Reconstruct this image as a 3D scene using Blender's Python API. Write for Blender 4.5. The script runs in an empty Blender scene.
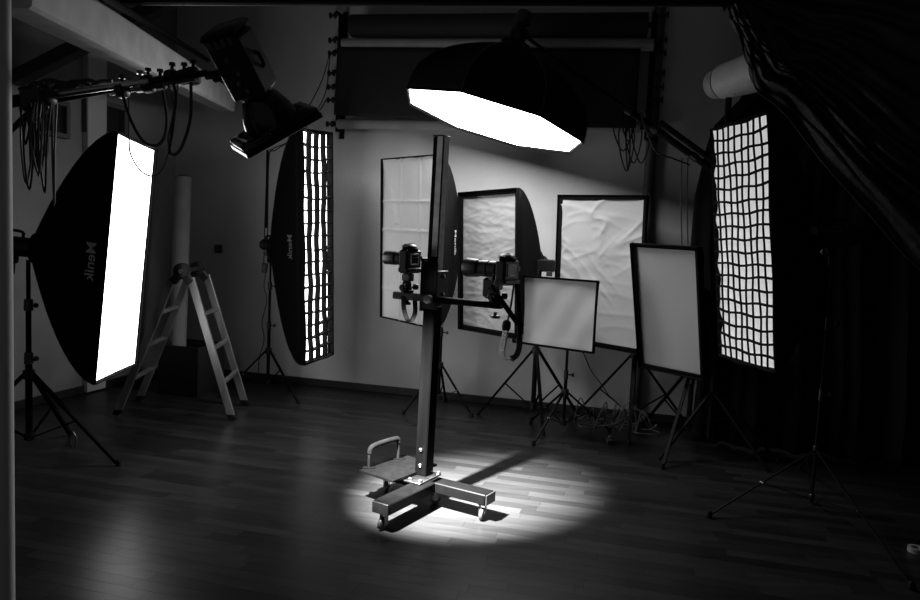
import bpy, bmesh, math, random
from mathutils import Vector, Matrix, noise as mnoise
random.seed(7)
V = Vector
scene = bpy.context.scene

# ------------------------------------------------------------ camera, world, lights, exposure
FPX, CAMH, PITCH, ROLL = 720.0, 1.5, math.radians(4.76), 0.045
cF = V((0, math.cos(PITCH), -math.sin(PITCH)))
cR0 = V((1, 0, 0)); cU0 = cR0.cross(cF)
cR = cR0 * math.cos(ROLL) + cU0 * math.sin(ROLL)
cU = cR.cross(cF)
CAM = V((0, 0, CAMH))
cd = bpy.data.cameras.new('camera'); cam = bpy.data.objects.new('camera', cd)
scene.collection.objects.link(cam); scene.camera = cam
cd.sensor_width = 36; cd.lens = 36 * FPX / 920; cd.clip_start = .05
m = Matrix((cR, cU, -cF)).transposed().to_4x4(); m.translation = CAM
cam.matrix_world = m
scene.view_settings.view_transform = 'Standard'; scene.view_settings.look = 'None'
scene.view_settings.gamma = 1; scene.view_settings.use_curve_mapping = False
scene.view_settings.exposure = 0.0
w = bpy.data.worlds.new('world'); scene.world = w; w.use_nodes = True
w.node_tree.nodes['Background'].inputs[0].default_value = (.5, .5, .5, 1)
w.node_tree.nodes['Background'].inputs[1].default_value = 0.09
OCTA_E, LEFT_E, STRIP_E, GRID_E = 13.0, 5.0, 4.0, 0.42   # radiance of the four lit softboxes

def lamp(name, kind, loc, energy, aim=None, **k):
    l = bpy.data.lights.new(name, kind); l.energy = energy
    for a, b in k.items(): setattr(l, a, b)
    o = bpy.data.objects.new(name, l); scene.collection.objects.link(o); o.location = loc
    if aim is not None: o.rotation_euler = (V(aim) - V(loc)).to_track_quat('-Z', 'Y').to_euler()
    return o
# the grid-fitted flash head on the boom: the hard pool on the floor
FL_C = V((-.80, 3.06, 1.92)); FL_A = V((.35, .50, -.79)).normalized()
lamp('flash_beam', 'SPOT', FL_C + FL_A * .06, 13500, (.06, 4.13, 0), spot_size=math.radians(36), spot_blend=1.0, shadow_soft_size=.035)

# ------------------------------------------------------------ helpers
def P(px, py, d):
    r = cF + cR * ((px - 460) / FPX) + cU * ((300 - py) / FPX)
    return CAM + r * (d / r.y)
def G(px, py, z=0.0):
    r = cF + cR * ((px - 460) / FPX) + cU * ((300 - py) / FPX)
    return CAM + r * ((z - CAMH) / r.z)
RU = V((.9651, -.2620, 0)); RV = V((-.2620, -.9651, 0)); RC = V((-2.98, 7.47, 0)); UP = V((0, 0, 1))
def RM(u, v, z=0): return RC + RU * u + RV * v + UP * z
def W(px, py, off=0.0):        # point on a plane parallel to the back wall
    r = cF + cR * ((px - 460) / FPX) + cU * ((300 - py) / FPX)
    return CAM + r * ((RC + RV * off - CAM).dot(RV) / r.dot(RV))
def WL(px, py, off=0.0):       # the same for the left wall
    r = cF + cR * ((px - 460) / FPX) + cU * ((300 - py) / FPX)
    return CAM + r * ((RC + RU * off - CAM).dot(RU) / r.dot(RU))

MATS = {}
def mat(name, col, rough=.5, metal=0.0, emit=0.0, noise=0.0, nscale=20, bump=0.0, bscale=60, spec=.5, sheen=0, stretch=None, emitcol=1.0):
    if name in MATS: return MATS[name]
    m = bpy.data.materials.new(name); m.use_nodes = True; nt = m.node_tree; b = nt.nodes['Principled BSDF']
    b.inputs['Base Color'].default_value = (col, col, col, 1)
    b.inputs['Roughness'].default_value = rough; b.inputs['Metallic'].default_value = metal
    b.inputs['Specular IOR Level'].default_value = spec
    b.inputs['Sheen Weight'].default_value = sheen
    if emit:
        b.inputs['Emission Color'].default_value = (emitcol,) * 3 + (1,); b.inputs['Emission Strength'].default_value = emit
    if noise or bump:
        tc = nt.nodes.new('ShaderNodeTexCoord'); mp = nt.nodes.new('ShaderNodeMapping')
        nt.links.new(tc.outputs['Object'], mp.inputs[0])
        if stretch: mp.inputs['Scale'].default_value = stretch
    if noise:
        n = nt.nodes.new('ShaderNodeTexNoise'); n.inputs['Scale'].default_value = nscale; n.inputs['Detail'].default_value = 5
        nt.links.new(mp.outputs[0], n.inputs['Vector'])
        r = nt.nodes.new('ShaderNodeMapRange'); r.inputs['From Min'].default_value = .3; r.inputs['From Max'].default_value = .7
        r.inputs['To Min'].default_value = col * (1 - noise); r.inputs['To Max'].default_value = min(1, col * (1 + noise))
        nt.links.new(n.outputs['Fac'], r.inputs['Value']); nt.links.new(r.outputs[0], b.inputs['Base Color'])
    if bump:
        n = nt.nodes.new('ShaderNodeTexNoise'); n.inputs['Scale'].default_value = bscale; n.inputs['Detail'].default_value = 4
        nt.links.new(mp.outputs[0], n.inputs['Vector'])
        bp = nt.nodes.new('ShaderNodeBump'); bp.inputs['Strength'].default_value = bump; bp.inputs['Distance'].default_value = .02
        nt.links.new(n.outputs['Fac'], bp.inputs['Height']); nt.links.new(bp.outputs[0], b.inputs['Normal'])
    MATS[name] = m; return m
BLK = mat('black_fabric', .004, .9, bump=.3, bscale=90, spec=.1)
BLKP = mat('black_plastic', .014, .38, noise=.3)
BLKM = mat('black_metal', .0035, .6, 0, noise=.3, spec=.12)
BLKG = mat('black_gloss', .01, .16)
RUB = mat('black_rubber', .006, .7, noise=.2, spec=.2)
CHR = mat('bright_steel', .35, .3, 1, noise=.15)
ALU = mat('brushed_aluminium', .34, .38, .75, noise=.35, nscale=12, stretch=(1, 1, .1))
DALU = mat('dark_anodised_metal', .09, .4, .7, noise=.3)
WALLM = mat('painted_wall', .56, .85, noise=.10, nscale=1.7, bump=.12, bscale=35)
CEILM = mat('painted_ceiling', .30, .9, noise=.15, nscale=2)
DARKM = mat('dark_wood', .03, .5, noise=.4, nscale=8, stretch=(1, 8, 8))
WHT = mat('white_fabric', .44, .8, noise=.05, nscale=3, bump=.25, bscale=7)
WHT2 = mat('white_diffuser_fabric', .42, .8, noise=.09, nscale=2.2, bump=.2, bscale=4)
WPNT = mat('white_painted_board', .68, .6, noise=.15, nscale=6)
PAPER = mat('grey_paper', .3, .8, noise=.12, nscale=5)
CURT = mat('black_curtain_cloth', .006, .9, spec=.15)
SHEET = mat('black_glossy_sheet', .012, .5, spec=.4, noise=.3, nscale=9, bump=.3, bscale=25)
CORD = mat('black_cord', .02, .5)
GCORD = mat('grey_cord', .1, .5)
PRINT = mat('grey_print', .9, .6)
PRINTW = mat('white_print', .8, .6)
LCD = mat('camera_screen_glass', .02, .15)
LCDF = mat('camera_screen_rim', .92, .35, noise=.1)
GREYM = mat('grey_metal', .12, .4, .5, noise=.2)
FOAM = mat('grey_foam_grip', .004, .9, noise=.3, nscale=60, spec=.05)

C = scene.collection
GROUPS = {'softbox': 'softboxes around the studio', 'light_stand': 'tripod light stands', 'strobe_head': 'strobe heads behind the softboxes', 'backdrop_roll': 'backdrop rolls on the back wall', 'roller_bracket': 'backdrop roller brackets', 'pull_chain': 'backdrop pull chains', 'digital_camera': 'cameras on the cross arm', 'tripod_head': 'tripod heads on the cross arm', 'camera_strap': 'camera neck straps'}
class MB:
    def __init__(s): s.v = []; s.f = []
    def add(s, vs, fs):
        n = len(s.v); s.v += [V(a) for a in vs]; s.f += [tuple(i + n for i in f) for f in fs]; return s
    def box(s, c, dims, ax=None, bev=0.0, taper=1.0):
        x, y, z = ax if ax else (V((1, 0, 0)), V((0, 1, 0)), V((0, 0, 1)))
        c = V(c); hx, hy, hz = [d / 2 for d in dims]; b = min(bev, hx * .9, hy * .9, hz * .9)
        if b <= 0:
            vs = [c + x * (sx * hx * (taper if sz > 0 else 1)) + y * (sy * hy * (taper if sz > 0 else 1)) + z * (sz * hz) for sz in (-1, 1) for sy in (-1, 1) for sx in (-1, 1)]
            return s.add(vs, [(0, 2, 3, 1), (4, 5, 7, 6), (0, 1, 5, 4), (2, 6, 7, 3), (0, 4, 6, 2), (1, 3, 7, 5)])
        def ring(ix, iy, zz):
            return [c + x * a + y * d + z * zz for a, d in ((-ix + b, -iy), (ix - b, -iy), (ix, -iy + b), (ix, iy - b), (ix - b, iy), (-ix + b, iy), (-ix, iy - b), (-ix, -iy + b))]
        rs = ring(hx - b, hy - b, -hz) + ring(hx, hy, -hz + b) + ring(hx, hy, hz - b) + ring(hx - b, hy - b, hz)
        fs = [tuple(range(7, -1, -1)), tuple(range(24, 32))]
        for k in range(3):
            for i in range(8):
                j = (i + 1) % 8; fs.append((k * 8 + i, k * 8 + j, k * 8 + 8 + j, k * 8 + 8 + i))
        return s.add(rs, fs)
    def tube(s, pts, r, n=8, caps=True):
        pts = [V(p) for p in pts]; m_ = len(pts); rs = r if isinstance(r, (list, tuple)) else [r] * m_
        t = (pts[1] - pts[0]).normalized(); a = t.orthogonal().normalized(); vs = []
        for i, p in enumerate(pts):
            t = (pts[min(i + 1, m_ - 1)] - pts[max(i - 1, 0)]).normalized()
            a = (a - t * a.dot(t)); a = a.normalized() if a.length > 1e-6 else t.orthogonal().normalized(); b = t.cross(a)
            vs += [p + (a * math.cos(2 * math.pi * k / n) + b * math.sin(2 * math.pi * k / n)) * rs[i] for k in range(n)]
        fs = [(i * n + k, i * n + (k + 1) % n, i * n + n + (k + 1) % n, i * n + n + k) for i in range(m_ - 1) for k in range(n)]
        if caps: fs += [tuple(range(n - 1, -1, -1)), tuple(range((m_ - 1) * n, m_ * n))]
        return s.add(vs, fs)
    def lathe(s, o, ax, prof, n=20):          # prof: (distance along ax, radius)
        ax = V(ax).normalized(); o = V(o)
        a = ax.orthogonal().normalized(); b = ax.cross(a); vs = []
        for h, r in prof: vs += [o + ax * h + (a * math.cos(2 * math.pi * k / n) + b * math.sin(2 * math.pi * k / n)) * max(r, .0004) for k in range(n)]
        M_ = len(prof)
        fs = [(i * n + k, i * n + (k + 1) % n, i * n + n + (k + 1) % n, i * n + n + k) for i in range(M_ - 1) for k in range(n)]
        fs += [tuple(range(n - 1, -1, -1)), tuple(range((M_ - 1) * n, M_ * n))]
        return s.add(vs, fs)
    def ball(s, c, r, n=10): return s.lathe(c, (0, 0, 1), [(-r * math.cos(math.pi * i / 6), r * math.sin(math.pi * i / 6)) for i in range(7)], n)
    def bar(s, a, b, wd, th, side=None):      # rectangular bar a->b
        a, b = V(a), V(b); z = (b - a); L = z.length; z = z / L
        x = V(side) if side is not None else (z.orthogonal()); x = (x - z * x.dot(z)).normalized(); y = z.cross(x)
        return s.box((a + b) / 2, (wd, th, L), (x, y, z), bev=min(wd, th) * .08)
    def grid(s, fn, nu, nv):
        vs = [fn(i / nu, j / nv) for j in range(nv + 1) for i in range(nu + 1)]
        return s.add(vs, [(j * (nu + 1) + i, j * (nu + 1) + i + 1, (j + 1) * (nu + 1) + i + 1, (j + 1) * (nu + 1) + i) for j in range(nv) for i in range(nu)])
    def ribbon(s, pts, wdir, wd, th=.002):
        pts = [V(p) for p in pts]; n = len(pts); vs = []
        ws = wdir if isinstance(wdir, list) else [V(wdir)] * n
        for i, p in enumerate(pts):
            t = (pts[min(i + 1, n - 1)] - pts[max(i - 1, 0)]).normalized(); x = ws[i]; x = (x - t * x.dot(t)).normalized(); y = t.cross(x)
            vs += [p + x * (sx * wd / 2) + y * (sy * th / 2) for sx, sy in ((-1, -1), (1, -1), (1, 1), (-1, 1))]
        fs = [(i * 4 + k, i * 4 + (k + 1) % 4, i * 4 + 4 + (k + 1) % 4, i * 4 + 4 + k) for i in range(n - 1) for k in range(4)]
        fs += [(3, 2, 1, 0), tuple(range(n * 4 - 4, n * 4))]
        return s.add(vs, fs)
    def build(s, name, material, parent=None, smooth=True):
        off = V((0, 0, 0)); q = parent
        while q is not None: off += q.location; q = q.parent
        me = bpy.data.meshes.new(name); me.from_pydata([v - off for v in s.v], [], s.f); me.update()
        me.materials.append(material)
        if smooth:
            me.polygons.foreach_set('use_smooth', [True] * len(me.polygons)); me.set_sharp_from_angle(angle=math.radians(38))
        o = bpy.data.objects.new(name, me); C.objects.link(o)
        if parent is not None: o.parent = parent
        return o
def thing(name, label, cat, loc, group=None):
    o = bpy.data.objects.new(name, None); o.empty_display_size = .1; C.objects.link(o); o.location = loc
    o['label'] = label; o['category'] = cat
    group = group or GROUPS.get(name)
    if group: o['group'] = group
    return o
def tag(o, label, cat, group=None, kind=None):
    o['label'] = label; o['category'] = cat
    if group: o['group'] = group
    if kind: o['kind'] = kind
    return o
def struct(o): o['kind'] = 'structure'; return o
def catmull(pts, n=6):
    pts = [V(p) for p in pts]; q = [pts[0] * 2 - pts[1]] + pts + [pts[-1] * 2 - pts[-2]]; out = []
    for i in range(1, len(q) - 2):
        for k in range(n):
            t = k / n; a, b, c, d = q[i - 1], q[i], q[i + 1], q[i + 2]
            out.append(.5 * ((2 * b) + (c - a) * t + (2 * a - 5 * b + 4 * c - d) * t * t + (3 * b - a - 3 * c + d) * t ** 3))
    return out + [pts[-1]]
def text(name, body, origin, xdir, ydir, size, material, parent, off=V((0, 0, 0)), align='CENTER'):
    cu = bpy.data.curves.new('lettering', 'FONT'); cu.body = body; cu.size = size; cu.align_x = align; cu.align_y = 'CENTER'; cu.resolution_u = 3; cu.offset = size * .012
    to = bpy.data.objects.new('lettering', cu); C.objects.link(to)
    dg = bpy.context.evaluated_depsgraph_get(); me = bpy.data.meshes.new_from_object(to.evaluated_get(dg))
    vs = [V(origin) + V(xdir).normalized() * v.co.x + V(ydir).normalized() * v.co.y + off for v in me.vertices]; fs = [tuple(p.vertices) for p in me.polygons]
    bpy.data.objects.remove(to); b = MB(); b.v = vs; b.f = fs
    return b.build(name, material, parent, smooth=False)

# ------------------------------------------------------------ the room
HGT = 4.05
def slab(name, pts, material, th=.05):    # polygon with thickness along its normal
    a, b, c = V(pts[0]), V(pts[1]), V(pts[2]); n = (b - a).cross(c - a).normalized(); k = len(pts)
    mb = MB(); mb.add([V(p) for p in pts] + [V(p) - n * th for p in pts], [tuple(range(k)), tuple(range(2 * k - 1, k - 1, -1))] + [(i, i + k, (i + 1) % k + k, (i + 1) % k) for i in range(k)])
    return struct(mb.build(name, material, smooth=False))
slab('wall_back', [RM(-.05, 0, -.02), RM(7.6, 0, -.02), RM(7.6, 0, HGT), RM(-.05, 0, HGT)], WALLM)
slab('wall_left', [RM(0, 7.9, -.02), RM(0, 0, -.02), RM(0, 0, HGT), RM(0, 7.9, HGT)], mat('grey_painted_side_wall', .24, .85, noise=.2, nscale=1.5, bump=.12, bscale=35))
slab('wall_right', [RM(7.6, 0, -.02), RM(7.6, 7.9, -.02), RM(7.6, 7.9, HGT), RM(7.6, 0, HGT)], mat('dark_painted_wall', .05, .9, noise=.2, nscale=3))
slab('ceiling', [RM(-.05, 0, HGT), RM(7.6, 0, HGT), RM(7.6, 7.9, HGT), RM(-.05, 7.9, HGT)], CEILM)
BB = mat('dark_skirting', .02, .45, noise=.3)
struct(MB().box(RM(3.8, .012, .035), (7.55, .02, .07), (RU, RV, UP), bev=.004).build('baseboard_back', BB))
struct(MB().box(RM(.012, 3.95, .035), (.02, 7.8, .07), (RU, RV, UP), bev=.004).build('baseboard_left', BB))
# floor: strip parquet, every strip its own geometry
def floor_mat():
    m = bpy.data.materials.new('dark_parquet'); m.use_nodes = True; nt = m.node_tree; b = nt.nodes['Principled BSDF']
    g = nt.nodes.new('ShaderNodeNewGeometry'); oi = nt.nodes.new('ShaderNodeObjectInfo'); ad = nt.nodes.new('ShaderNodeMath'); ad.operation = 'ADD'
    fr = nt.nodes.new('ShaderNodeMath'); fr.operation = 'FRACT'
    nt.links.new(g.outputs['Random Per Island'], ad.inputs[0]); nt.links.new(oi.outputs['Random'], ad.inputs[1]); nt.links.new(ad.outputs[0], fr.inputs[0])
    mp = nt.nodes.new('ShaderNodeMapping'); mp.inputs['Rotation'].default_value = (0, 0, math.radians(15.2)); mp.inputs['Scale'].default_value = (2.2, 14, 1)
    nt.links.new(g.outputs['Position'], mp.inputs[0])
    n = nt.nodes.new('ShaderNodeTexNoise'); n.inputs['Scale'].default_value = 1.5; n.inputs['Detail'].default_value = 6; nt.links.new(mp.outputs[0], n.inputs['Vector'])
    r1 = nt.nodes.new('ShaderNodeMapRange'); r1.inputs['To Min'].default_value = .011; r1.inputs['To Max'].default_value = .025; nt.links.new(fr.outputs[0], r1.inputs['Value'])
    r2 = nt.nodes.new('ShaderNodeMapRange'); r2.inputs['From Min'].default_value = .3; r2.inputs['From Max'].default_value = .7; r2.inputs['To Min'].default_value = .85; r2.inputs['To Max'].default_value = 1.15
    nt.links.new(n.outputs['Fac'], r2.inputs['Value'])
    mu = nt.nodes.new('ShaderNodeMath'); mu.operation = 'MULTIPLY'; nt.links.new(r1.outputs[0], mu.inputs[0]); nt.links.new(r2.outputs[0], mu.inputs[1])
    nt.links.new(mu.outputs[0], b.inputs['Base Color'])
    r3 = nt.nodes.new('ShaderNodeMapRange'); r3.inputs['To Min'].default_value = .26; r3.inputs['To Max'].default_value = .40; nt.links.new(n.outputs['Fac'], r3.inputs['Value'])
    nt.links.new(r3.outputs[0], b.inputs['Roughness']); b.inputs['Specular IOR Level'].default_value = .10
    bp = nt.nodes.new('ShaderNodeBump'); bp.inputs['Strength'].default_value = .12; bp.inputs['Distance'].default_value = .004
    nt.links.new(n.outputs['Fac'], bp.inputs['Height']); nt.links.new(bp.outputs[0], b.inputs['Normal'])
    return m
FLM = floor_mat()
fl = MB().box(RM(3.8, 3.95, -.035), (7.7, 8.0, .05), (RU, RV, UP)).build('floor', mat('floor_joint', .008, .9), smooth=False); struct(fl)
PW = .075; planks = []
rows = int(7.9 / PW)
rr = random.Random(3)
for j in range(rows):
    u = -rr.random() * .6
    while u < 7.6:
        L = rr.choice((.45, .55, .65, .5)); a, b = max(u, 0), min(u + L, 7.6)
        if b - a > .06: planks.append((a, b, .02 + j * PW))
        u += L
def plank_box(mb, c, L):
    x, y = RU, RV; hx, hy = L / 2 - .0005, PW / 2 - .0005
    top = [c + x * (sx * hx) + y * (sy * hy) for sx, sy in ((-1, -1), (1, -1), (1, 1), (-1, 1))]
    low = [p - UP * .009 for p in top]
    mb.add(top + low, [(3, 2, 1, 0), (4, 5, 6, 7)] + [(i, (i + 1) % 4, 4 + (i + 1) % 4, 4 + i) for i in range(4)])
def visib(pl):
    c = RM((pl[0] + pl[1]) / 2, pl[2] + PW / 2); d = c - CAM; z = d.dot(cF)
    if z < 1: return 1e9
    x = 460 + FPX * d.dot(cR) / z; y = 300 - FPX * d.dot(cU) / z
    return z if (-15 < x < 935 and y < 606) else 1e9
planks.sort(key=visib)
pm = {}
for a, b, v in planks[:300]:
    L = round(b - a, 3); c = RM((a + b) / 2, v + PW / 2)
    if L not in pm:
        mb = MB(); plank_box(mb, V((0, 0, 0)), L); me = bpy.data.meshes.new('floor_plank'); me.from_pydata(mb.v, [], mb.f); me.materials.append(FLM); pm[L] = me
    o = bpy.data.objects.new('floor_plank', pm[L]); C.objects.link(o); o.parent = fl; o.location = c
mb = MB()
for a, b, v in planks[300:]: plank_box(mb, RM((a + b) / 2, v + PW / 2), b - a)
o = mb.build('floor_planks_far', FLM, fl, smooth=False); o['kind'] = 'stuff'; o.name = 'floor_strips'

# timber: white boxed beam, dark braces, dark corner pole, pier and small windows on the left wall
def beam(name, a, b, wd, th, material, side, label=None):
    o = MB().bar(a, b, wd, th, side).build(name, material)
    return struct(o)
beam('trim_1', P(5, -22, 2.75), P(226, 101, 7.05), .20, .17, WPNT, (0, 0, 1))
beam('trim_2', P(14, 80, 5.6), P(190, -10, 5.5), .10, .12, DARKM, (0, 0, 1))
MB().tube([P(90, -12, 3.1), P(208, 60, 6.9)], .020).build('trim_3', BLKM); struct(bpy.data.objects['trim_3'])
wp = WL(103, 119, .0); wq = WL(54, 117, .0)
def small_window(name, c, wu, hz):
    f = MB()
    for s in (-1, 1):
        f.box(c + RU * .03 + RV * (s * (wu / 2 + .02)), (.05, .04, hz + .08), (RU, RV, UP), bev=.004)
        f.box(c + RU * .03 + UP * (s * (hz / 2 + .02)), (.05, wu, .04), (RU, RV, UP), bev=.004)
    o = struct(f.build(name, mat('grey_window_frame', .10, .7)))
    MB().box(c + RU * .012, (.01, wu, hz), (RU, RV, UP)).build('pane', LCD, o)
    MB().box(c + RU * .025, (.02, .02, hz), (RU, RV, UP)).build('glazing_bar', mat('grey_window_frame', .10, .7), o)
small_window('window_1', wp, .42, .22); small_window('window_2', WL(51, 118), .22, .22)
pc = WL(92, 120, .0); struct(MB().box(V((pc.x, pc.y, HGT / 2)) + RU * .03, (.06, .22, HGT - .02), (RU, RV, UP), bev=.005).build('trim_4', WALLM))

# upright steel pole at the left edge of the view
t = thing('steel_pole', 'tall bright steel pole running floor to ceiling at the left edge', 'pole', G(3, 640) * 1)
pb = P(3, 300, 2.55); t.location = (pb.x, pb.y, 0)
MB().tube([(pb.x, pb.y, .01), (pb.x, pb.y, HGT - .04)], .032, 16).build('pole', mat('pale_painted_pole', .7, .5), t)
MB().lathe((pb.x, pb.y, 0.001), UP, [(0, .07), (.012, .07), (.02, .04), (.06, .036)]).build('foot', RUB, t)
MB().lathe((pb.x, pb.y, HGT - .065), UP, [(0, .036), (.04, .04), (.05, .07), (.06, .07)]).build('top_pad', RUB, t)

# ------------------------------------------------------------ softboxes
def frame_of(X, d, Z, yaw, pt, rl):
    yaw, pt, rl = map(math.radians, (yaw, pt, rl)); cy, sy = math.cos(yaw), math.sin(yaw)
    x = V((cy, sy, 0)); n = V((sy, -cy, 0)); z = UP
    n2 = n * math.cos(pt) + z * math.sin(pt); z2 = z * math.cos(pt) - n * math.sin(pt)
    return V((X, d, Z)), x * math.cos(rl) + z2 * math.sin(rl), z2 * math.cos(rl) - x * math.sin(rl), n2
def kfun(s, kr, p): return kr + (1 - kr) * (1 - s ** p)
def softbox(label, fr, w_, h_, depth, face_mat, rim=.03, lip=.03, kr=.12, pw=1.5, wrinkle=None, grid=None, head=True, group=None, name='softbox', strobe=True, recess=.012, hth=.006):
    c, x, z, n = fr
    root = thing(name, label, 'softbox', c - n * depth, group)
    def S(a, b, s):      # a,b in -1..1 on the section rectangle
        kx = kfun(s, max(kr, .075 / (w_ / 2)), pw); kz = kfun(s, max(kr * .6, .075 / (h_ / 2)), pw)
        return c - n * (depth * s) + x * (a * w_ / 2 * kx) + z * (b * h_ / 2 * kz)
    per = []
    for k in range(8): per.append((-1 + k / 4, -1))
    for k in range(8): per.append((1, -1 + k / 4))
    for k in range(8): per.append((1 - k / 4, 1))
    for k in range(8): per.append((-1, 1 - k / 4))
    mb = MB(); NS = 10; NP = len(per); vs = []
    for i in range(NS + 1):
        s = i / NS
        for a, b in per:
            e = 1 - .10 * s - .03 * math.sin(math.pi * s) * (1 - max(abs(a) if abs(b) == 1 else abs(b), 0) ** 2)
            sag = 1 if max(abs(a), abs(b)) < 1 else e
            # panels between the ribs pull in a little
            q = abs(a) if abs(b) == 1 else abs(b); pull = 1 - .05 * (1 - q * q) * math.sin(math.pi * min(1, s * 1.1))
            vs.append(S(a * (pull if abs(a) == 1 and abs(b) != 1 else 1), b * (pull if abs(b) == 1 and abs(a) != 1 else 1), s))
    fs = [(i * NP + k, i * NP + (k + 1) % NP, (i + 1) * NP + (k + 1) % NP, (i + 1) * NP + k) for i in range(NS) for k in range(NP)]
    mb.add(vs, fs); mb.add(vs[-NP:], [tuple(range(NP))])
    sh = mb.build('shell', BLK, root)
    md = sh.modifiers.new('thick', 'SOLIDIFY'); md.thickness = .004; md.offset = 0
    # front lip and rim
    fb = MB()
    for a, b, la, lb in ((-1, 0, rim, h_), (1, 0, rim, h_), (0, -1, w_, rim), (0, 1, w_, rim)):
        cc = c + x * (a * (w_ / 2 - (rim / 2 if a else 0))) + z * (b * (h_ / 2 - (rim / 2 if b else 0))) + n * (.004)
        fb.box(cc, (la, lb, .010), (x, z, n), bev=.003)
    for a, b, la, lb in ((-1, 0, .004, h_), (1, 0, .004, h_), (0, -1, w_, .004), (0, 1, w_, .004)):
        fb.box(c + x * (a * (w_ / 2)) + z * (b * (h_ / 2)) + n * (lip / 2), (la, lb, lip), (x, z, n), bev=.001)
    fb.build('rim', BLK, root)
    # front fabric
    iw, ih = w_ / 2 - rim * .6, h_ / 2 - rim * .6
    def face(u, v):
        a, b = u * 2 - 1, v * 2 - 1
        o = -recess - .010 * (1 - a * a) * (1 - b * b) + (wrinkle(a, b) if wrinkle else 0)
        return c + x * (a * iw) + z * (b * ih) + n * o
    NF = 72 if wrinkle else 12
    MB().grid(face, NF, int(NF * (h_ / w_) if wrinkle else NF)).build('front_diffuser', face_mat, root)
    if grid:
        nx, nz, gd = grid[:3]; jit = random.Random(int(w_ * 1000)); amp = grid[3] if len(grid) > 3 else .006
        for i in range(nx + 1):
            f0 = -iw + 2 * iw * i / nx; ph = jit.random() * 6
            pts = []; N = nz * 2
            for j in range(N + 1):
                zz = -ih + 2 * ih * j / N; aa = amp * math.sin(zz * 9 + ph) + amp * .5 * math.sin(zz * 23 + ph * 2) * (0 if i in (0, nx) else 1)
                pts.append(c + x * (f0 + aa) + z * zz + n * (gd / 2 + .002))
            MB().ribbon(pts, n, gd, .005).build('grid_strip', BLK, root)
        for j in range(nz + 1):
            f0 = -ih + 2 * ih * j / nz; ph = jit.random() * 6; ph2 = jit.random() - .5
            pts = [c + x * (-iw + 2 * iw * i / nx) + z * (f0 + amp * math.sin(i * 1.4 + ph) + ph2 * amp * 1.2 - amp * 1.6 * (1 - (2 * i / nx - 1) ** 2)) + n * (gd / 2 + .002) for i in range(nx + 1)]
            MB().ribbon(pts, n, gd, hth).build('grid_strip', BLK, root)
    # speed ring
    r0 = .082
    MB().lathe(c - n * (depth * .985), -n, [(0, r0), (.015, r0 + .012), (.035, r0 + .012), (.045, .07)]).build('speed_ring', BLKM, root)
    # seams along the four ribs
    sm = MB()
    for a, b in ((-1, -1), (1, -1), (1, 1), (-1, 1)):
        sm.tube([S(a, b, s / 10) for s in range(11)], .0045, 6)
    sm.build('rib_seams', BLKP, root)
    root['_'] = 0; del root['_']
    return root, S
def strobe(label, back, axis, length=.32, r=.065, body=BLKP, group=None, up=UP):
    """monolight: body, rear panel, handle, tilt bracket, power socket; starts at 'back' (the ring) and runs away along axis"""
    ax = V(axis).normalized(); back = V(back)
    y = (up - ax * up.dot(ax)).normalized(); x = ax.cross(y)
    root = thing('strobe_head', label, 'studio light', back + ax * .02, group)
    MB().lathe(back + ax * .012, ax, [(0, r * .9), (.02, r), (length * .45, r * 1.02), (length * .46, r * .96), (length * .5, r * .96), (length * .51, r * 1.02), (length * .92, r), (length, r * .85)], 24).build('body', body, root)
    MB().lathe(back + ax * (.012 + length), ax, [(0, r * .83), (.006, r * .8)], 24).build('rear_panel', DALU, root)
    for k in range(3):
        MB().lathe(back + ax * (length + .017) + y * (r * .3) + x * ((k - 1) * r * .5), ax, [(0, .010), (.012, .008)], 10).build('dial', CHR, root)
    MB().tube(catmull([back + ax * (length * .25) + y * r * .98, back + ax * (length * .3) + y * r * 1.55, back + ax * (length * .75) + y * r * 1.55, back + ax * (length * .8) + y * r * .98]), .009).build('handle', RUB, root)
    b = MB(); p = back + ax * (length * .42)
    b.box(p - y * (r + .02), (.05, .05, .05), (x, y, ax), bev=.006); b.tube([p - y * (r + .03), p - y * (r + .11)], .016, 12)
    b.build('tilt_bracket', BLKM, root)
    kn = MB().lathe(p - y * (r + .03) - x * .026, -x, [(0, .008), (.02, .008), (.022, .022), (.04, .02)], 12).build('tilt_knob', GREYM, root)
    return root
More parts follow.
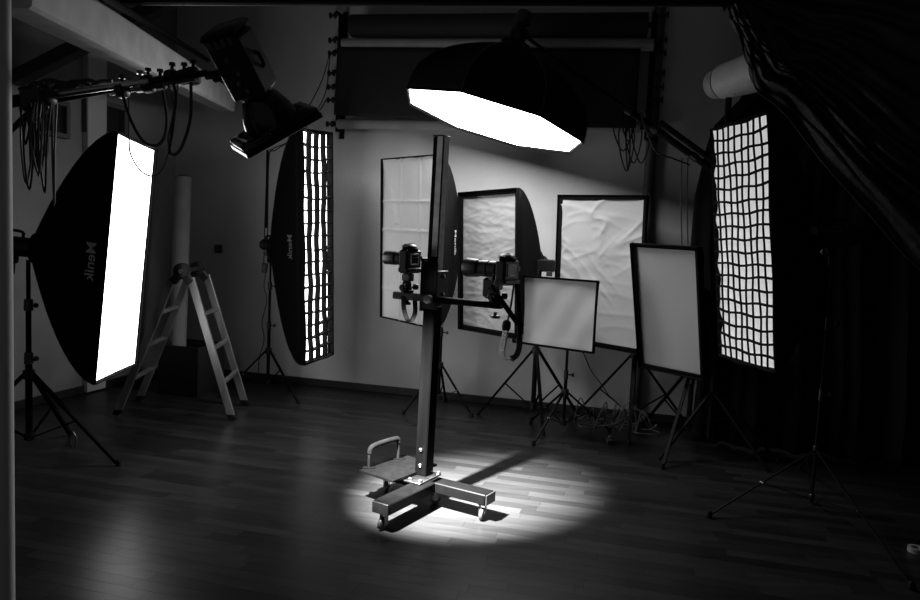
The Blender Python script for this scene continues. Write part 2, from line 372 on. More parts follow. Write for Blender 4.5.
def light_stand(label, center, top, feet_r, zc, angs, r=.014, hub=.03, group=None, zb=None, knobs=(.55,), knobmat=BLKP):
    """tripod stand: three telescoping tubes, collar, braces, legs with rubber feet"""
    cx, cy = center; root = thing('light_stand', label, 'light stand', (cx, cy, 0), group)
    zb = zb if zb is not None else zc * .28
    H = top - zb; z1 = zb + H * .45; z2 = zb + H * .75
    MB().tube([(cx, cy, zb), (cx, cy, z1)], r * 1.15, 12).build('lower_tube', BLKM, root)
    MB().tube([(cx, cy, z1 - .02), (cx, cy, z2)], r * .9, 12).build('middle_tube', BLKM, root)
    MB().tube([(cx, cy, z2 - .02), (cx, cy, top)], r * .7, 12).build('upper_tube', BLKM, root)
    for zz in (z1, z2):
        k = MB().lathe((cx, cy, zz - .035), UP, [(0, r * 1.5), (.07, r * 1.4)], 14); k.tube([(cx, cy, zz), (cx + .05, cy - .01, zz)], .006, 8); k.lathe((cx + .045, cy - .01, zz), (1, -.1, 0), [(0, .016), (.016, .014)], 10)
        k.build('clamp_collar', knobmat, root)
    MB().lathe((cx, cy, zc - .03), UP, [(0, hub * .8), (.005, hub), (.055, hub), (.06, hub * .7)], 14).build('leg_collar', BLKP, root)
    MB().lathe((cx, cy, zb - .02), UP, [(0, hub * .7), (.004, hub * .85), (.045, hub * .85), (.05, hub * .6)], 14).build('lower_collar', BLKP, root)
    for a in angs:
        rr_ = feet_r if not isinstance(a, tuple) else a[1]; an = a if not isinstance(a, tuple) else a[0]
        dx, dy = math.cos(math.radians(an)), math.sin(math.radians(an)); side = V((-dy, dx, 0))
        t_ = V((cx + dx * hub * .8, cy + dy * hub * .8, zc)); f_ = V((cx + dx * rr_, cy + dy * rr_, .02))
        lg = MB().bar(t_, f_, r * 1.5, r * 1.1, side).build('leg', BLKM, root)
        MB().lathe(f_ + V((dx * .01, dy * .01, -.02)), UP, [(0, .012), (.004, .016), (.03, .015), (.04, .009)], 10).build('rubber_foot', RUB, lg)
        mid = t_.lerp(f_, .52); lowp = V((cx + dx * hub * .7, cy + dy * hub * .7, zb))
        MB().bar(lowp, mid, r * .9, r * .5, side).build('brace', BLKM, root)
        MB().lathe(mid - side * .012, side, [(0, .007), (.024, .007)], 8).build('rivet', CHR, root)
    return root

# --- 1. left lit rectangular softbox
FR1 = frame_of(-2.09, 4.5, 1.292, 97, -4.2, -1.2)
LITM = mat('lit_diffuser_left', .8, .8, emit=LEFT_E)
b1, S1 = softbox('tall rectangular softbox glowing white at far left, beside the stepladder', FR1, .76, 1.46, .52, LITM, rim=.006, lip=.012, kr=.13)
def flank_text(root, S, n, side, s, b, size, material, dirdown, body='Menik', eps=.012, z=UP):
    p = S(side, b, s); q = S(side, b, s + .05); back = (q - p).normalized()
    out = z.cross(back); out = out.normalized()
    c_ = p
    if (p + out - CAM).length > (p - CAM).length: out = -out
    return text('printed_logo', body, c_ + out * eps, dirdown, back, size, material, root)
flank_text(b1, S1, FR1[3], -1, .15, -.03, .090, PRINT, -FR1[2], eps=.008)
st1 = FR1[0] - FR1[3] * .52
strobe('black strobe head plugged into back of the glowing left softbox', st1 - FR1[3] * .02, -FR1[3], .30, .06)
sp = st1 - FR1[3] * .08
light_stand('black light stand carrying the glowing left softbox', (sp.x + .03, sp.y - .02), 1.26, .56, .55, (-2, 175, 95), r=.018, hub=.035, knobmat=GREYM)
# --- 2. left strip softbox with grid
FR2 = frame_of(-1.292, 6.3, 1.375, 67.6, -.5, 4.3)
LIT2 = mat('lit_diffuser_strip', .8, .8, emit=STRIP_E)
b2, S2 = softbox('tall narrow strip softbox with black grid glowing on stand left of centre', FR2, .46, 2.0, .40, LIT2, rim=.02, lip=.05, grid=(4, 18, .052, .008), hth=.010, kr=.2, pw=1.7)
flank_text(b2, S2, FR2[3], -1, .22, .02, .085, mat('dim_print', .16, .6), -FR2[2], eps=.01)
st2 = FR2[0] - FR2[3] * .40
strobe('black strobe head behind the narrow strip softbox left of centre', st2 - FR2[3] * .02, -FR2[3], .12, .05)
sp = st2 - FR2[3] * .06
light_stand('thin black light stand carrying the narrow strip softbox', (sp.x, sp.y), 1.31, .40, .42, (200, -35, 75), r=.013)
# --- 3. octagonal softbox
OC = V((.155 / 4.6 * 5.4, 5.4, 1.5 + .744 / 4.6 * 5.4)); a_, b_ = .242, -.038
ox = V((math.cos(a_), 0, -math.sin(a_))); oz0 = ox.cross(V((0, 1, 0))); oy = V((0, 1, 0)) * math.cos(b_) + oz0 * math.sin(b_); on = -(ox.cross(oy))
OR_, OD = .70, .56
octa = thing('octagonal_softbox', 'large black octagonal softbox glowing overhead, hung from the boom', 'softbox', OC - on * OD)
def oct_pt(k, s, rad=1.0):
    t_ = math.pi / 8 + k * math.pi / 4 + .03
    kk = .16 + .84 * (1 - s ** 2.6)
    i = int(math.floor(k)); f_ = k - i
    t0 = math.pi / 8 + i * math.pi / 4 + .03; t1 = t0 + math.pi / 4
    p = (V((math.cos(t0), math.sin(t0))) * (1 - f_) + V((math.cos(t1), math.sin(t1))) * f_)
    return OC - on * (OD * s) + (ox * p.x + oy * p.y) * (OR_ * kk * rad)
vs = []; NP = 32
for i in range(13):
    for k in range(NP):
        f_ = (k % 4) / 4; pull = 1 - .12 * f_ * (1 - f_) * 4 * (math.sin(math.pi * min(1, i / 12)) * .45)
        vs.append(oct_pt(k / 4, i / 12, pull))
mb = MB(); mb.add(vs, [(i * NP + k, i * NP + (k + 1) % NP, (i + 1) * NP + (k + 1) % NP, (i + 1) * NP + k) for i in range(12) for k in range(NP)])
sh = mb.build('shell', BLK, octa); md = sh.modifiers.new('thick', 'SOLIDIFY'); md.thickness = .004
mb = MB(); mb.tube([oct_pt(k, 0) for k in range(9)], .008, 6); mb.build('rim', BLK, octa)
mb = MB(); ring = [oct_pt(k, .0, .985) + on * -.012 for k in range(8)]; cc_ = OC - on * .02
mb.add(ring + [cc_], [((k + 1) % 8, k, 8) for k in range(8)]); mb.build('front_diffuser', mat('lit_diffuser_octa', .8, .8, emit=OCTA_E), octa, smooth=False)
sm = MB()
for k in range(8): sm.tube([oct_pt(k, s / 10) for s in range(11)], .005, 6)
sm.build('rib_seams', BLKP, octa)
MB().lathe(OC - on * (OD * .98), -on, [(0, .10), (.02, .115), (.045, .11), (.05, .07)], 24).build('speed_ring', BLKM, octa)
for k in range(8):
    p = oct_pt(k, .97); d_ = (p - OC + on * OD * .97).normalized()
    MB().box(OC - on * (OD * 1.01) + d_ * .105, (.03, .02, .02), (d_, on.cross(d_), on), bev=.003).build('rod_socket', GREYM, octa)
oh = strobe('black strobe head on top of the overhead octagonal softbox', OC - on * (OD + .04), -on, .22, .06, up=V((0, 1, .2)))
# --- 4. folded-face softbox behind the camera column
def folds_a(a, b):
    v = 0
    for x0 in (-.33, .33): v += .009 * math.exp(-((a - x0) / .03) ** 2)
    for z0 in (-.62, -.25, .12, .48): v += .008 * math.exp(-((b - z0) / .014) ** 2) * (1 if b > -.1 else .4)
    v += .010 * math.exp(-((a + .95 - (1 - b) * .6) / .07) ** 2) * (b > .2)
    v += .004 * math.sin(a * 9 + 2 * b) * (.5 + .5 * b)
    return v
FR3 = frame_of(-.455, 6.05, 1.472, -51, -2.5, -.7)
b3, S3 = softbox('unlit softbox with creased white face, behind the camera column', FR3, .84, 1.39, .50, WHT, rim=.008, lip=.01, kr=.16, wrinkle=folds_a, pw=1.5)
flank_text(b3, S3, FR3[3], 1, .50, -.0, .085, PRINTW, -FR3[2], eps=.014)
light_stand('thin black light stand under the creased softbox behind the camera column', (-.15, 6.24), 1.40, .34, .40, (215, -32, 80), r=.012)
# --- 5. A
def ridged(x, y, k): return (1 - abs(mnoise.noise(V((x, y, k))))) ** 5
def folds_b(a, b): return .0035 * ridged(a * 1.1, b * 7 + a * .6, 3) + .003 * ridged(a * 2.3 + 4, b * 13, 8)
FR4 = frame_of(.213, 5.8, 1.329, -53.5, -2.3, 1.2)
b4, S4 = softbox('black-rimmed unlit softbox behind the long-lens camera, tilted away', FR4, .75, 1.15, .50, WHT, rim=.04, lip=.03, kr=.14, wrinkle=folds_b, pw=1.35)
light_stand('wide-legged black light stand under the left end of the landscape softbox', (.66, 6.02), 1.35, .46, .60, (165, 25, -85), r=.018, hub=.034, zb=.12)
# --- 6. B wrinkled large
CR = [(-1, .9, .9, .55, .012), (-1, .55, -.1, .75, .010), (-1, .35, .3, -.35, .015), (-.9, .15, .1, -.45, .012), (-1, -.05, -.2, -.5, .010), (-.6, -.2, .9, -.1, .006), (0, .2, 1, .85, .009), (-.2, .6, .5, .4, .009), (-.8, .75, .6, .8, .010), (-.95, .5, -.55, -.35, .012), (-1, .25, .9, .2, .006), (.1, .1, .9, .0, .006), (-.5, -.3, .3, -.28, .006)]
def folds_c(a, b):
    v = 0
    for x0, z0, x1, z1, am in CR:
        dx, dz = x1 - x0, z1 - z0; L2 = dx * dx + dz * dz; t_ = ((a - x0) * dx + (b - z0) * dz) / L2
        tc_ = min(1, max(0, t_)); ex, ez = a - x0 - dx * tc_, b - z0 - dz * tc_ - .04 * math.sin(tc_ * 5)
        dd = math.hypot(ex, ez * 1.4); v += .45 * am * math.exp(-(dd / .035) ** 2) * (1 - .7 * tc_)
    top = max(0, min(1, (b + .1) * 1.6)); low = max(0, min(1, (.35 - b) * 1.6)) * max(0, min(1, .7 - a)) * max(0, min(1, (b + .75) * 2))
    v += .016 * top * ridged(a * 1.0 + 2, (b - a * .28) * 4.2, 5) + .014 * low * ridged((a - b) * .8, (b + a * .75) * 4.0, 11)
    v += .004 * ridged(a * .8, b * 3.5, 21)
    return v
FR5 = frame_of(1.124, 5.9, 1.293, -44.0, -3.3, -.9)
b5, S5 = softbox('largest unlit softbox with wrinkled white face, behind the landscape one', FR5, .84, 1.24, .30, WHT, rim=.036, lip=.03, kr=.14, wrinkle=folds_c)
light_stand('black light stand under the wrinkled softbox, cables heaped at its foot', (1.46, 5.88), 1.36, .50, .62, (158, -2, -104), r=.018, hub=.034, zb=.14)
# --- 7. C landscape
FR6 = frame_of(.712, 5.4, .985, -37.4, .8, .2)
b6, S6 = softbox('small unlit landscape softbox lowest in the row, on short stand', FR6, .70, .53, .32, WHT2, rim=.014, lip=.016, kr=.2, wrinkle=lambda a, b: .006 * math.sin(a * 3 + b * 2) + .003 * math.sin(a * 9 - b * 4))
light_stand('short thin black light stand low between the wide-legged stand and the cable heap', (.86, 5.60), .96, .42, .34, (232, 20, 120), r=.012)
# --- 8. D
FR7 = frame_of(1.508, 5.2, 1.062, -47.9, -14.2, -1.0)
b7, S7 = softbox('smooth unlit portrait softbox rightmost in the pale row, beside the curtain', FR7, .54, .97, .34, mat('smooth_diffuser_fabric', .40, .8, noise=.04, nscale=2, bump=.08, bscale=5), rim=.03, lip=.03, kr=.18)
light_stand('black light stand under the smooth portrait softbox by the curtain', (1.77, 5.36), .98, .62, .62, (108, -122, -22), r=.016, hub=.034)
# heads of the unlit boxes
for fr, dp, lab in ((FR3, .50, 'creased softbox behind the camera column'), (FR4, .46, 'black-rimmed softbox behind the long-lens camera'), (FR5, .30, 'wrinkled largest softbox'), (FR6, .32, 'small landscape softbox'), (FR7, .34, 'smooth portrait softbox by the curtain')):
    strobe('black strobe head mounted behind the ' + lab, fr[0] - fr[3] * (dp + .02), -fr[3], .12, .048)
# --- 9. right strip with grid
FR8 = frame_of(1.626, 4.2, 1.550, -80.0, -6.6, .7)
def wav(a, b): return .006 * math.sin(b * 17 + a * 2) + .004 * math.sin(b * 31 + a * 5)
b8, S8 = softbox('tall softbox with fine fabric grid at right, in front of black curtain', FR8, .60, 1.41, .42, mat('lit_diffuser_right', .7, .7, emit=GRID_E, noise=.1, nscale=6, bump=.3, bscale=8), rim=.012, lip=.012, grid=(9, 19, .011, .006), hth=.013, kr=.18, wrinkle=wav)
st8 = FR8[0] - FR8[3] * .42
strobe('black strobe head behind the fine-grid softbox at right', st8 - FR8[3] * .02, -FR8[3], .3, .06)
sp = st8 - FR8[3] * .10
light_stand('thin black light stand in the dark at right, legs catching light', (2.19, 4.27), 1.46, .9, .33, ((203, .78), (-93.5, 1.08), (70, .7)), r=.008, hub=.018, zb=.03)
MB().lathe(P(813, 231, 4.1), V((-.3, -1, 0)), [(0, .03), (.01, .032), (.03, .02)], 14).build('dial_cap', GREYM)
tag(bpy.data.objects['dial_cap'], 'small round grey cap glinting in the dark right of fine-grid softbox', 'knob')

# white lamp head above the right softbox
a1 = P(712, 84, 4.7); a2 = P(757, 86, 4.45); axw = (P(752, 76, 4.55) - P(714, 88, 4.8)).normalized()
t = thing('white_lamp_head', 'pale grey lamp head above the fine-grid softbox at right', 'studio light', P(718, 88, 4.75))
o0 = P(711, 86, 4.75)
MB().lathe(o0, axw, [(0, .075), (.02, .09), (.07, .095), (.075, .08)], 24).build('front_ring', mat('pale_grey_enamel', .30, .5, noise=.1), t)
MB().lathe(o0, axw, [(.075, .09), (.09, .105), (.11, .11), (.38, .125), (.40, .10)], 24).build('body', mat('white_enamel', .45, .5, noise=.08), t)
MB().tube(catmull([o0 + axw * .085 + V((-.02, -.10, -.02)), o0 + axw * .10 + V((-.01, -.115, -.06)), o0 + axw * .13 + V((.02, -.10, -.10))]), .008).build('latch', CHR, t)
MB().tube([o0 + axw * .15 - UP * .1, o0 + axw * .15 - UP * .30], .02).build('stand_spigot', BLKM, t)

# ------------------------------------------------------------ curtains, rail
import bisect
prof = [(-60, 722), (0, 728), (20, 731), (45, 742), (62, 746), (78, 754), (100, 742), (130, 713), (150, 706), (200, 694), (250, 690), (380, 697), (440, 690), (520, 690)]
def edge_px(py):
    for (y0, x0), (y1, x1) in zip(prof, prof[1:]):
        if py <= y1: return x0 + (x1 - x0) * (py - y0) / (y1 - y0)
    return prof[-1][1]
CD = 5.55
def cur(u, v):
    z = .015 + v * (HGT - .1)
    py = 252 - (z - 1.5) / CD * FPX
    e = P(edge_px(py), py, CD)
    X0 = e.x; s = u * 3.3; foldz = .06 * math.sin(s * 17 + .5 * math.sin(z * 1.3)) + .03 * math.sin(s * 41 + z)
    base = V((X0 + (4.6 - X0) * u, CD, 0)); dirv = V((.9651, -.2620, 0))
    q = V((X0, CD, z)) + dirv * (s * (4.9 - X0) / 3.3) + V((-.26, -.96, 0)) * (foldz * min(1, u * 12 + .25))
    return q
o = MB().grid(cur, 160, 60).build('curtain', CURT); md = o.modifiers.new('thick', 'SOLIDIFY'); md.thickness = .006
tag(o, 'black floor-length curtain filling the dark right side behind the softboxes', 'curtain')
# nearer sheet gathered at the rail end and pulled down to the right
g0 = P(736, 4, 3.5)
lowp = catmull([P(a, b_2, d) for a, b_2, d in ((726, 4, 3.48), (731, 20, 3.47), (739, 40, 3.46), (746, 62, 3.45), (752, 76, 3.44), (757, 94, 3.42), (775, 106, 3.38), (800, 136, 3.34), (850, 196, 3.2), (905, 256, 3.08), (960, 310, 2.95))], 6)
def along(pts, v):
    q = v * (len(pts) - 1); i = min(int(q), len(pts) - 2); return pts[i].lerp(pts[i + 1], q - i)
hip = [P(738, -8, 3.46), P(840, -14, 3.36), P(1010, -20, 3.1)]
FOLDS = ((.05, .012, .02), (.09, .014, .035), (.13, .010, .02), (.18, .012, .035), (.215, .010, .03), (.25, .012, .04), (.30, .02, .02), (.38, .03, .02), (.5, .04, .02), (.7, .05, .02), (.88, .05, .02))
def sw(u, v):
    a = along(lowp, v); b = along(hip, v); q = a.lerp(b, u)
    rid = 0
    for c_, w_, am in FOLDS:
        rid += am * (.35 + .65 * min(1, v * 2)) * math.exp(-((u - c_ - .02 * math.sin(v * 9 + c_ * 20)) / w_) ** 2)
    rid += .008 * math.sin(u * 60 + v * 3) + .006 * math.sin(v * 40 + u * 50) * (u < .45)
    return q + V((-.1, -1, .25)) * rid
o = MB().grid(sw, 220, 60).build('draped_sheet', SHEET); md = o.modifiers.new('thick', 'SOLIDIFY'); md.thickness = .004
tag(o, 'black sheet gathered at the overhead rail and swept diagonally down at right', 'curtain')
t = thing('curtain_rail', 'thin black rail running across the top of the view', 'rail', P(0, 1, 3.95))
MB().tube([P(-60, -1, 4.1), P(738, 3, 3.45)], .017, 12).build('rail', BLKM, t)
MB().tube([P(-60, 4.0, 4.09), P(722, 6.5, 3.46)], .003, 8).build('track_edge', GREYM, t)
for k in range(4):
    p = P(724 + k * 7, 9 + k * 9, 3.47); MB().ball(p, .012, 8).build('clamp_knob', BLKP, t)
pr = P(738, 3, 3.45); MB().tube([pr, V((pr.x, pr.y, HGT - .01))], .01, 8).build('hanger_rod', BLKM, t)
pl_ = P(-40, -1, 4.08); MB().tube([pl_, V((pl_.x, pl_.y, HGT - .01))], .01, 8).build('hanger_rod', BLKM, t)

# ------------------------------------------------------------ backdrop rollers on the back wall
def roller(name, label, x0, x1, y0, y1, off, r, material, core=True):
    a, b = W(x0, y0, off), W(x1, y1, off); z = (a.z + b.z) / 2
    t = thing(name, label, 'backdrop roll', a)
    MB().tube([a, b], r, 28).build('roll', material, t)
    d_ = (b - a).normalized(); MB().tube([a - d_ * .05, b + d_ * .05], .022, 14).build('core', BLKM, t)
    return a, b, z, t
DKP = mat('black_backdrop_paper', .012, .8, noise=.2)
ra = roller('backdrop_roll', 'topmost black paper backdrop roll on the back wall', 352, 648, 26, 25, .26, .098, DKP)
rb = roller('backdrop_roll', 'grey paper backdrop roll directly under the topmost black roll', 343, 654, 44, 45, .26, .050, PAPER)
rc = roller('backdrop_roll', 'lowest pale backdrop roll half hidden behind the black cloth', 338, 640, 124, 127, .20, .045, PAPER)
a, b = W(338, 60, .28), W(640, 60, .28); ztop = rb[2] - .05; zbot = rc[2] + .03
def cl(u, v):
    p = a.lerp(b, u); tilt = (rb[1].z - rb[0].z) * (u - .5); z = ztop + (zbot - ztop) * v + tilt
    wob = .02 * math.sin(u * 3 + v * 2) + .012 * math.sin(u * 13 + v)
    return V((p.x, p.y, z - .03 * math.sin(u * 2.2) * v)) + RV * (wob * v + .02) 
o = MB().grid(cl, 40, 16).build('backdrop_cloth', DKP); md = o.modifiers.new('thick', 'SOLIDIFY'); md.thickness = .006
tag(o, 'black backdrop cloth hanging under the grey roll behind the overhead softbox', 'backdrop')
MB().tube([cl(0, 0), cl(1, 0)], .012).build('hem_rod', BLKM, o)
for sx, pxs, lab in ((0, 341, 'left'), (1, 655, 'right')):
    top = W(pxs, 14, .12); bot = W(pxs, 132, .12)
    t = thing('roller_bracket', 'black wall bracket holding the %s ends of the backdrop rolls' % lab, 'bracket', bot)
    bp = V((top.x, top.y, 0))
    MB().box(V((top.x, top.y, (top.z + bot.z) / 2)) - RV * .10, (.05, .012, top.z - bot.z + .1), (RU, RV, UP), bev=.003).build('wall_plate', BLKM, t)
    MB().box(V((top.x, top.y, (top.z + bot.z) / 2)), (.04, .02, top.z - bot.z), (RU, RV, UP), bev=.003).build('upright', BLKM, t)
    for yy in (15, 40, 53, 73, 87, 100, 124):
        z = W(pxs, yy, .12).z; p = V((top.x, top.y, z)); s = -1 if sx == 0 else 1
        mb = MB(); mb.box(p + RV * .03 - RV * .04, (.02, .22, .02), (RU, RV, UP), bev=.003)
        mb.build('hook_arm', BLKM, t)
        mb = MB(); mb.tube([p + RU * s * .01, p + RU * s * .11], .009, 8); mb.lathe(p + RU * s * .05, RU * s, [(0, .026), (.012, .03), (.02, .012), (.045, .012), (.05, .028), (.062, .026)], 12)
        mb.build('chain_wheel', BLKP, t)
# pull chains
def chain(label, pts, weight=None):
    t = thing('pull_chain', label, 'chain', pts[-1]); MB().tube(catmull(pts, 8), .0055, 6).build('chain', CORD, t)
    if weight is not None: MB().box(weight, (.045, .04, .09), bev=.008).build('chain_weight', BLKP, t)
chain('pull chain looping down left from the upper left roller hook', [W(330, 52, .2), W(322, 80, .3), W(306, 112, .4), W(290, 140, .42), W(272, 150, .42), W(267, 170, .42), W(263.5, 268, .42)], W(264.5, 268, .42))
chain('second pull chain beside it, running from the middle roller hook', [W(330, 56, .22), W(326, 90, .32), W(316, 112, .38), W(300, 134, .40), W(276, 150, .44), W(269, 160, .44), W(267.5, 262, .44)])
chain('sagging chain from the lower left roller hook to the flash', [W(326, 100, .2), W(318, 112, .3), W(296, 132, .36), W(285, 138, .40)])
mb = MB(); pg = V(W(268, 150, .43)); mb.tube([W(267.5, 150, .43), W(266.5, 228, .43)], .012, 8)
tag(mb.build('chain_rod', BLKM), 'thin black rod hanging beside the pull chains, below the flash head', 'rod')
t = thing('cable_bundle', 'tangled black cables hanging in front of the right roller bracket', 'cable', P(628, 108, 5.9))
rr = random.Random(5)
for k in range(7):
    x0 = 618 + rr.random() * 20; pts = [P(x0, 108, 5.9)]
    yb = 130 + rr.random() * 45; x1 = x0 + rr.uniform(-8, 10)
    pts += [P(x0 - 5, (108 + yb) / 2, 5.88), P((x0 + x1) / 2, yb, 5.86), P(x1 + 5, (108 + yb) / 2, 5.85), P(x1, 110, 5.9)]
    MB().tube(catmull(pts), .006, 6).build('cable', CORD, t)
t = thing('thin_cords', 'pair of thin cords dropping from the right boom beside the curtain', 'cord', P(685, 160, 5.1))
for x0 in (682, 688): MB().tube(catmull([P(x0, 158, 5.1), P(x0 - 1, 200, 5.1), P(x0, 245, 5.1)]), .004, 6).build('cord', CORD, t)
t = thing('wall_conduit', 'dark pipe running down the back wall right of the rolls', 'pipe', W(652, 240, .05))
c0 = W(657, 60, .05); MB().tube([V((c0.x, c0.y, .08)), V((c0.x, c0.y, HGT - .02))], .045, 12).build('pipe', mat('dark_grey_pipe', .10, .6), t)
for zz in (1.2, 2.4, 3.5): MB().lathe(V((c0.x, c0.y, zz)), UP, [(0, .05), (.03, .05)], 12).build('pipe_clip', BLKM, t)
# wall socket
sc_ = W(219, 249, .0); t = thing('wall_socket', 'small black wall socket on the wall behind the stepladder', 'socket', sc_)
MB().box(sc_ + RV * .012, (.085, .02, .085), (RU, RV, UP), bev=.006).build('plate', BLKP, t)
MB().lathe(sc_ + RV * .02, RV, [(0, .026), (.004, .024)], 16).build('socket_face', BLKG, t)

# ------------------------------------------------------------ booms
def rod(mb, a, b, r, n=12): return mb.tube([a, b], r, n)
A0, A1 = P(522, 34, 5.42), P(735, 186, 5.12)
t = thing('boom_stand', 'black boom arm and stand at right carrying the overhead octagonal softbox', 'boom stand', (1.83, 5.12, 0))
rod(MB(), A0, A0.lerp(A1, .62), .012).build('inner_arm', BLKM, t)
rod(MB(), A0.lerp(A1, .5), A1, .024).build('outer_arm', BLKM, t)
rod(MB(), P(660, 122, 5.14), P(712, 160, 5.10), .020).build('counter_arm', BLKM, t)
for k in (.5, .62, .8): MB().lathe(A0.lerp(A1, k), (A1 - A0), [(0, .03), (.05, .03)], 12).build('clamp_collar', BLKP, t)
pj = A0.lerp(A1, .97); MB().tube([(pj.x, pj.y, .15), (pj.x, pj.y, pj.z)], .02, 12).build('pole', BLKM, t); t.location = (pj.x, pj.y, 0)
for o in t.children: o.location -= V((pj.x - 1.83, pj.y - 5.12, 0))
bpy.context.view_layer.update()
for an in (200, -40, 80):
    dx, dy = math.cos(math.radians(an)), math.sin(math.radians(an))
    o = MB().bar((pj.x, pj.y, .5), (pj.x + dx * .42, pj.y + dy * .42, .02), .022, .018, V((-dy, dx, 0))).build('leg', BLKM, t)
MB().tube(catmull([P(640, 112, 5.1), P(655, 150, 5.08), P(672, 158, 5.08), P(690, 165, 5.1)]), .006, 6).build('cable', CORD, t)
MB().tube(catmull([OC - on * (OD + .20) + V((.04, 0, 0)), A0 + UP * .04, A0.lerp(A1, .2) - UP * .03, A0.lerp(A1, .45) + UP * .02, A0.lerp(A1, .6) - UP * .05]), .006, 6).build('power_cable', CORD, t)
MB().box(A0, (.05, .05, .08), bev=.01).build('boom_clamp', BLKM, t)

# left boom
LB0, LB1, LB2 = P(-80, 114, 3.0), P(45, 97, 3.0), P(206, 73, 2.85)
t = thing('light_boom', 'steel boom arm at upper left, holding the tilted flash head', 'boom arm', P(40, 98, 3.0))
rod(MB(), LB0, LB1.lerp(LB2, .02), .024).build('outer_arm', BLKM, t)
rod(MB(), P(46, 96, 2.95), P(150, 81, 2.89), .014).build('steel_tube', mat('polished_tube', .45, .22, 1), t)
rod(MB(), P(44, 102, 3.0), LB2, .013).build('black_tube', BLKM, t)
rod(MB(), P(112, 92, 2.96), P(196, 78, 2.87), .014).build('extension_tube', DALU, t)
for px_, py_, rr_, mt in ((48, 97, .035, BLKP), (122, 90, .032, BLKP), (140, 85, .030, CHR), (148, 84, .036, BLKP), (160, 83, .028, BLKP), (172, 79, .038, BLKP), (184, 77, .030, BLKP), (193, 76, .036, BLKM)):
    p = P(px_, py_, 2.92); ad = (LB2 - LB1).normalized()
    mb = MB().lathe(p - ad * .02, ad, [(0, rr_ * .8), (.006, rr_), (.036, rr_), (.042, rr_ * .7)], 12)
    mb.tube([p, p + UP * (rr_ + .02)], .007, 8); mb.lathe(p + UP * (rr_ + .012), UP, [(0, .014), (.014, .012)], 8)
    mb.build('clamp', mt, t)
bp_ = P(-70, 113, 3.0)
t2 = thing('boom_base_stand', 'tall dark stand at far left just outside the left edge, supporting the steel boom arm', 'light stand', (bp_.x, bp_.y, 0))
MB().tube([(bp_.x, bp_.y, .12), (bp_.x, bp_.y, bp_.z + .02)], .022, 12).build('pole', BLKM, t2)
MB().box(bp_, (.09, .08, .09), bev=.012).build('swivel_block', BLKP, t2)
MB().lathe(bp_ + V((0, -.04, 0)), V((0, -1, 0)), [(0, .02), (.02, .02), (.024, .034), (.045, .03)], 12).build('lock_knob', BLKP, t2)
for an in (215, -28, 95):
    dx, dy = math.cos(math.radians(an)), math.sin(math.radians(an))
    MB().bar((bp_.x, bp_.y, .62), (bp_.x + dx * .5, bp_.y + dy * .5, .015), .026, .02, V((-dy, dx, 0))).build('leg', BLKM, t2)

rod(MB(), P(-30, 170, 2.97), P(34, 108, 3.0), .012).build('brace_strut', BLKM, t)
MB().box(P(36, 100, 3.0), (.12, .06, .10), bev=.015).build('swivel_block', BLKP, t)
t = thing('hanging_cables', 'bunch of black and grey cables dangling below the left boom', 'cable', P(36, 104, 2.98))
rr = random.Random(11)
for k in range(16):
    x0 = 26 + rr.random() * 26; yb = 125 + rr.random() * 80; x1 = x0 + rr.uniform(-12, 8); d0 = 2.95 + rr.uniform(-.06, .03)
    pts = [P(x0, 100, d0), P(x0 - rr.uniform(-3, 5), (100 + yb) / 2, d0 - .02), P((x0 + x1) / 2, yb, d0 - .03), P(x1 + rr.uniform(-4, 4), (100 + yb) / 2, d0 - .02), P(x1, 103, d0)]
    MB().tube(catmull(pts), .0042, 6).build('cable', GCORD if k % 3 == 0 else CORD, t)
for k in range(8):   # bundle lying on the arm
    x0 = 18 + rr.random() * 40; pts = [P(x0 + i * 14, 86 + rr.uniform(-7, 9) + (0 if i else 6), 3.02) for i in range(5)]
    MB().tube(catmull(pts), .008, 6).build('cable', CORD, t)
t = thing('flash_cables', 'looped cables hanging from boom end in front of the glowing softbox', 'cable', P(190, 80, 2.86))
for pts, r_, mt in (
    ([(122, 92), (130, 118), (142, 140), (155, 146), (164, 138), (167, 118), (163, 90)], .0065, CORD),
    ([(173, 80), (176, 100), (172, 130), (170, 153), (180, 150), (190, 120), (191, 82)], .0065, CORD),
    ([(168, 84), (174, 105), (171, 125), (168, 140), (172, 156)], .004, GCORD),
    ([(129, 100), (129, 140), (131, 155), (140, 170), (152, 176), (163, 168), (172, 140), (176, 110), (178, 85)], .0034, GCORD)):
    MB().tube(catmull([P(a, b, 2.86) for a, b in pts]), r_, 6).build('cable', mt, t)

# ------------------------------------------------------------ flash head with grid reflector
e1 = V((.75, .35, .54)); e1 = (e1 - FL_A * e1.dot(FL_A)).normalized(); e2 = FL_A.cross(e1)
ft = thing('studio_flash', 'black flash head with square grid reflector aimed down at the camera column base', 'studio light', FL_C)
bt = FL_C - FL_A * .425
q1 = (e1 * .35 - e2 * .94).normalized(); q1 = (e1 + e2).normalized(); q2 = (e1 - e2).normalized()
def ax2(t_): return bt + FL_A * t_
MB().box(ax2(.13), (.15, .15, .25), (q1, q2, FL_A), bev=.014).build('body', BLKP, ft)
MB().box(ax2(.13) + q1 * .076, (.004, .12, .21), (q1, q2, FL_A), bev=.001).build('side_panel', mat('dark_grey_panel', .10, .5), ft)
mb = MB(); mb.box(ax2(-.008), (.158, .158, .03), (q1, q2, FL_A), bev=.01); mb.build('rear_cap', BLKG, ft)
for i in range(4):
    MB().box(ax2(.02 + 0) - q2 * .077 + q1 * (-.045 + i * .03), (.018, .004, .03), (q1, q2, FL_A), bev=.001).build('vent', GREYM, ft)
    MB().box(ax2(.02 + 0) - q1 * .077 + q2 * (-.045 + i * .03), (.004, .018, .03), (q1, q2, FL_A), bev=.001).build('vent', GREYM, ft)
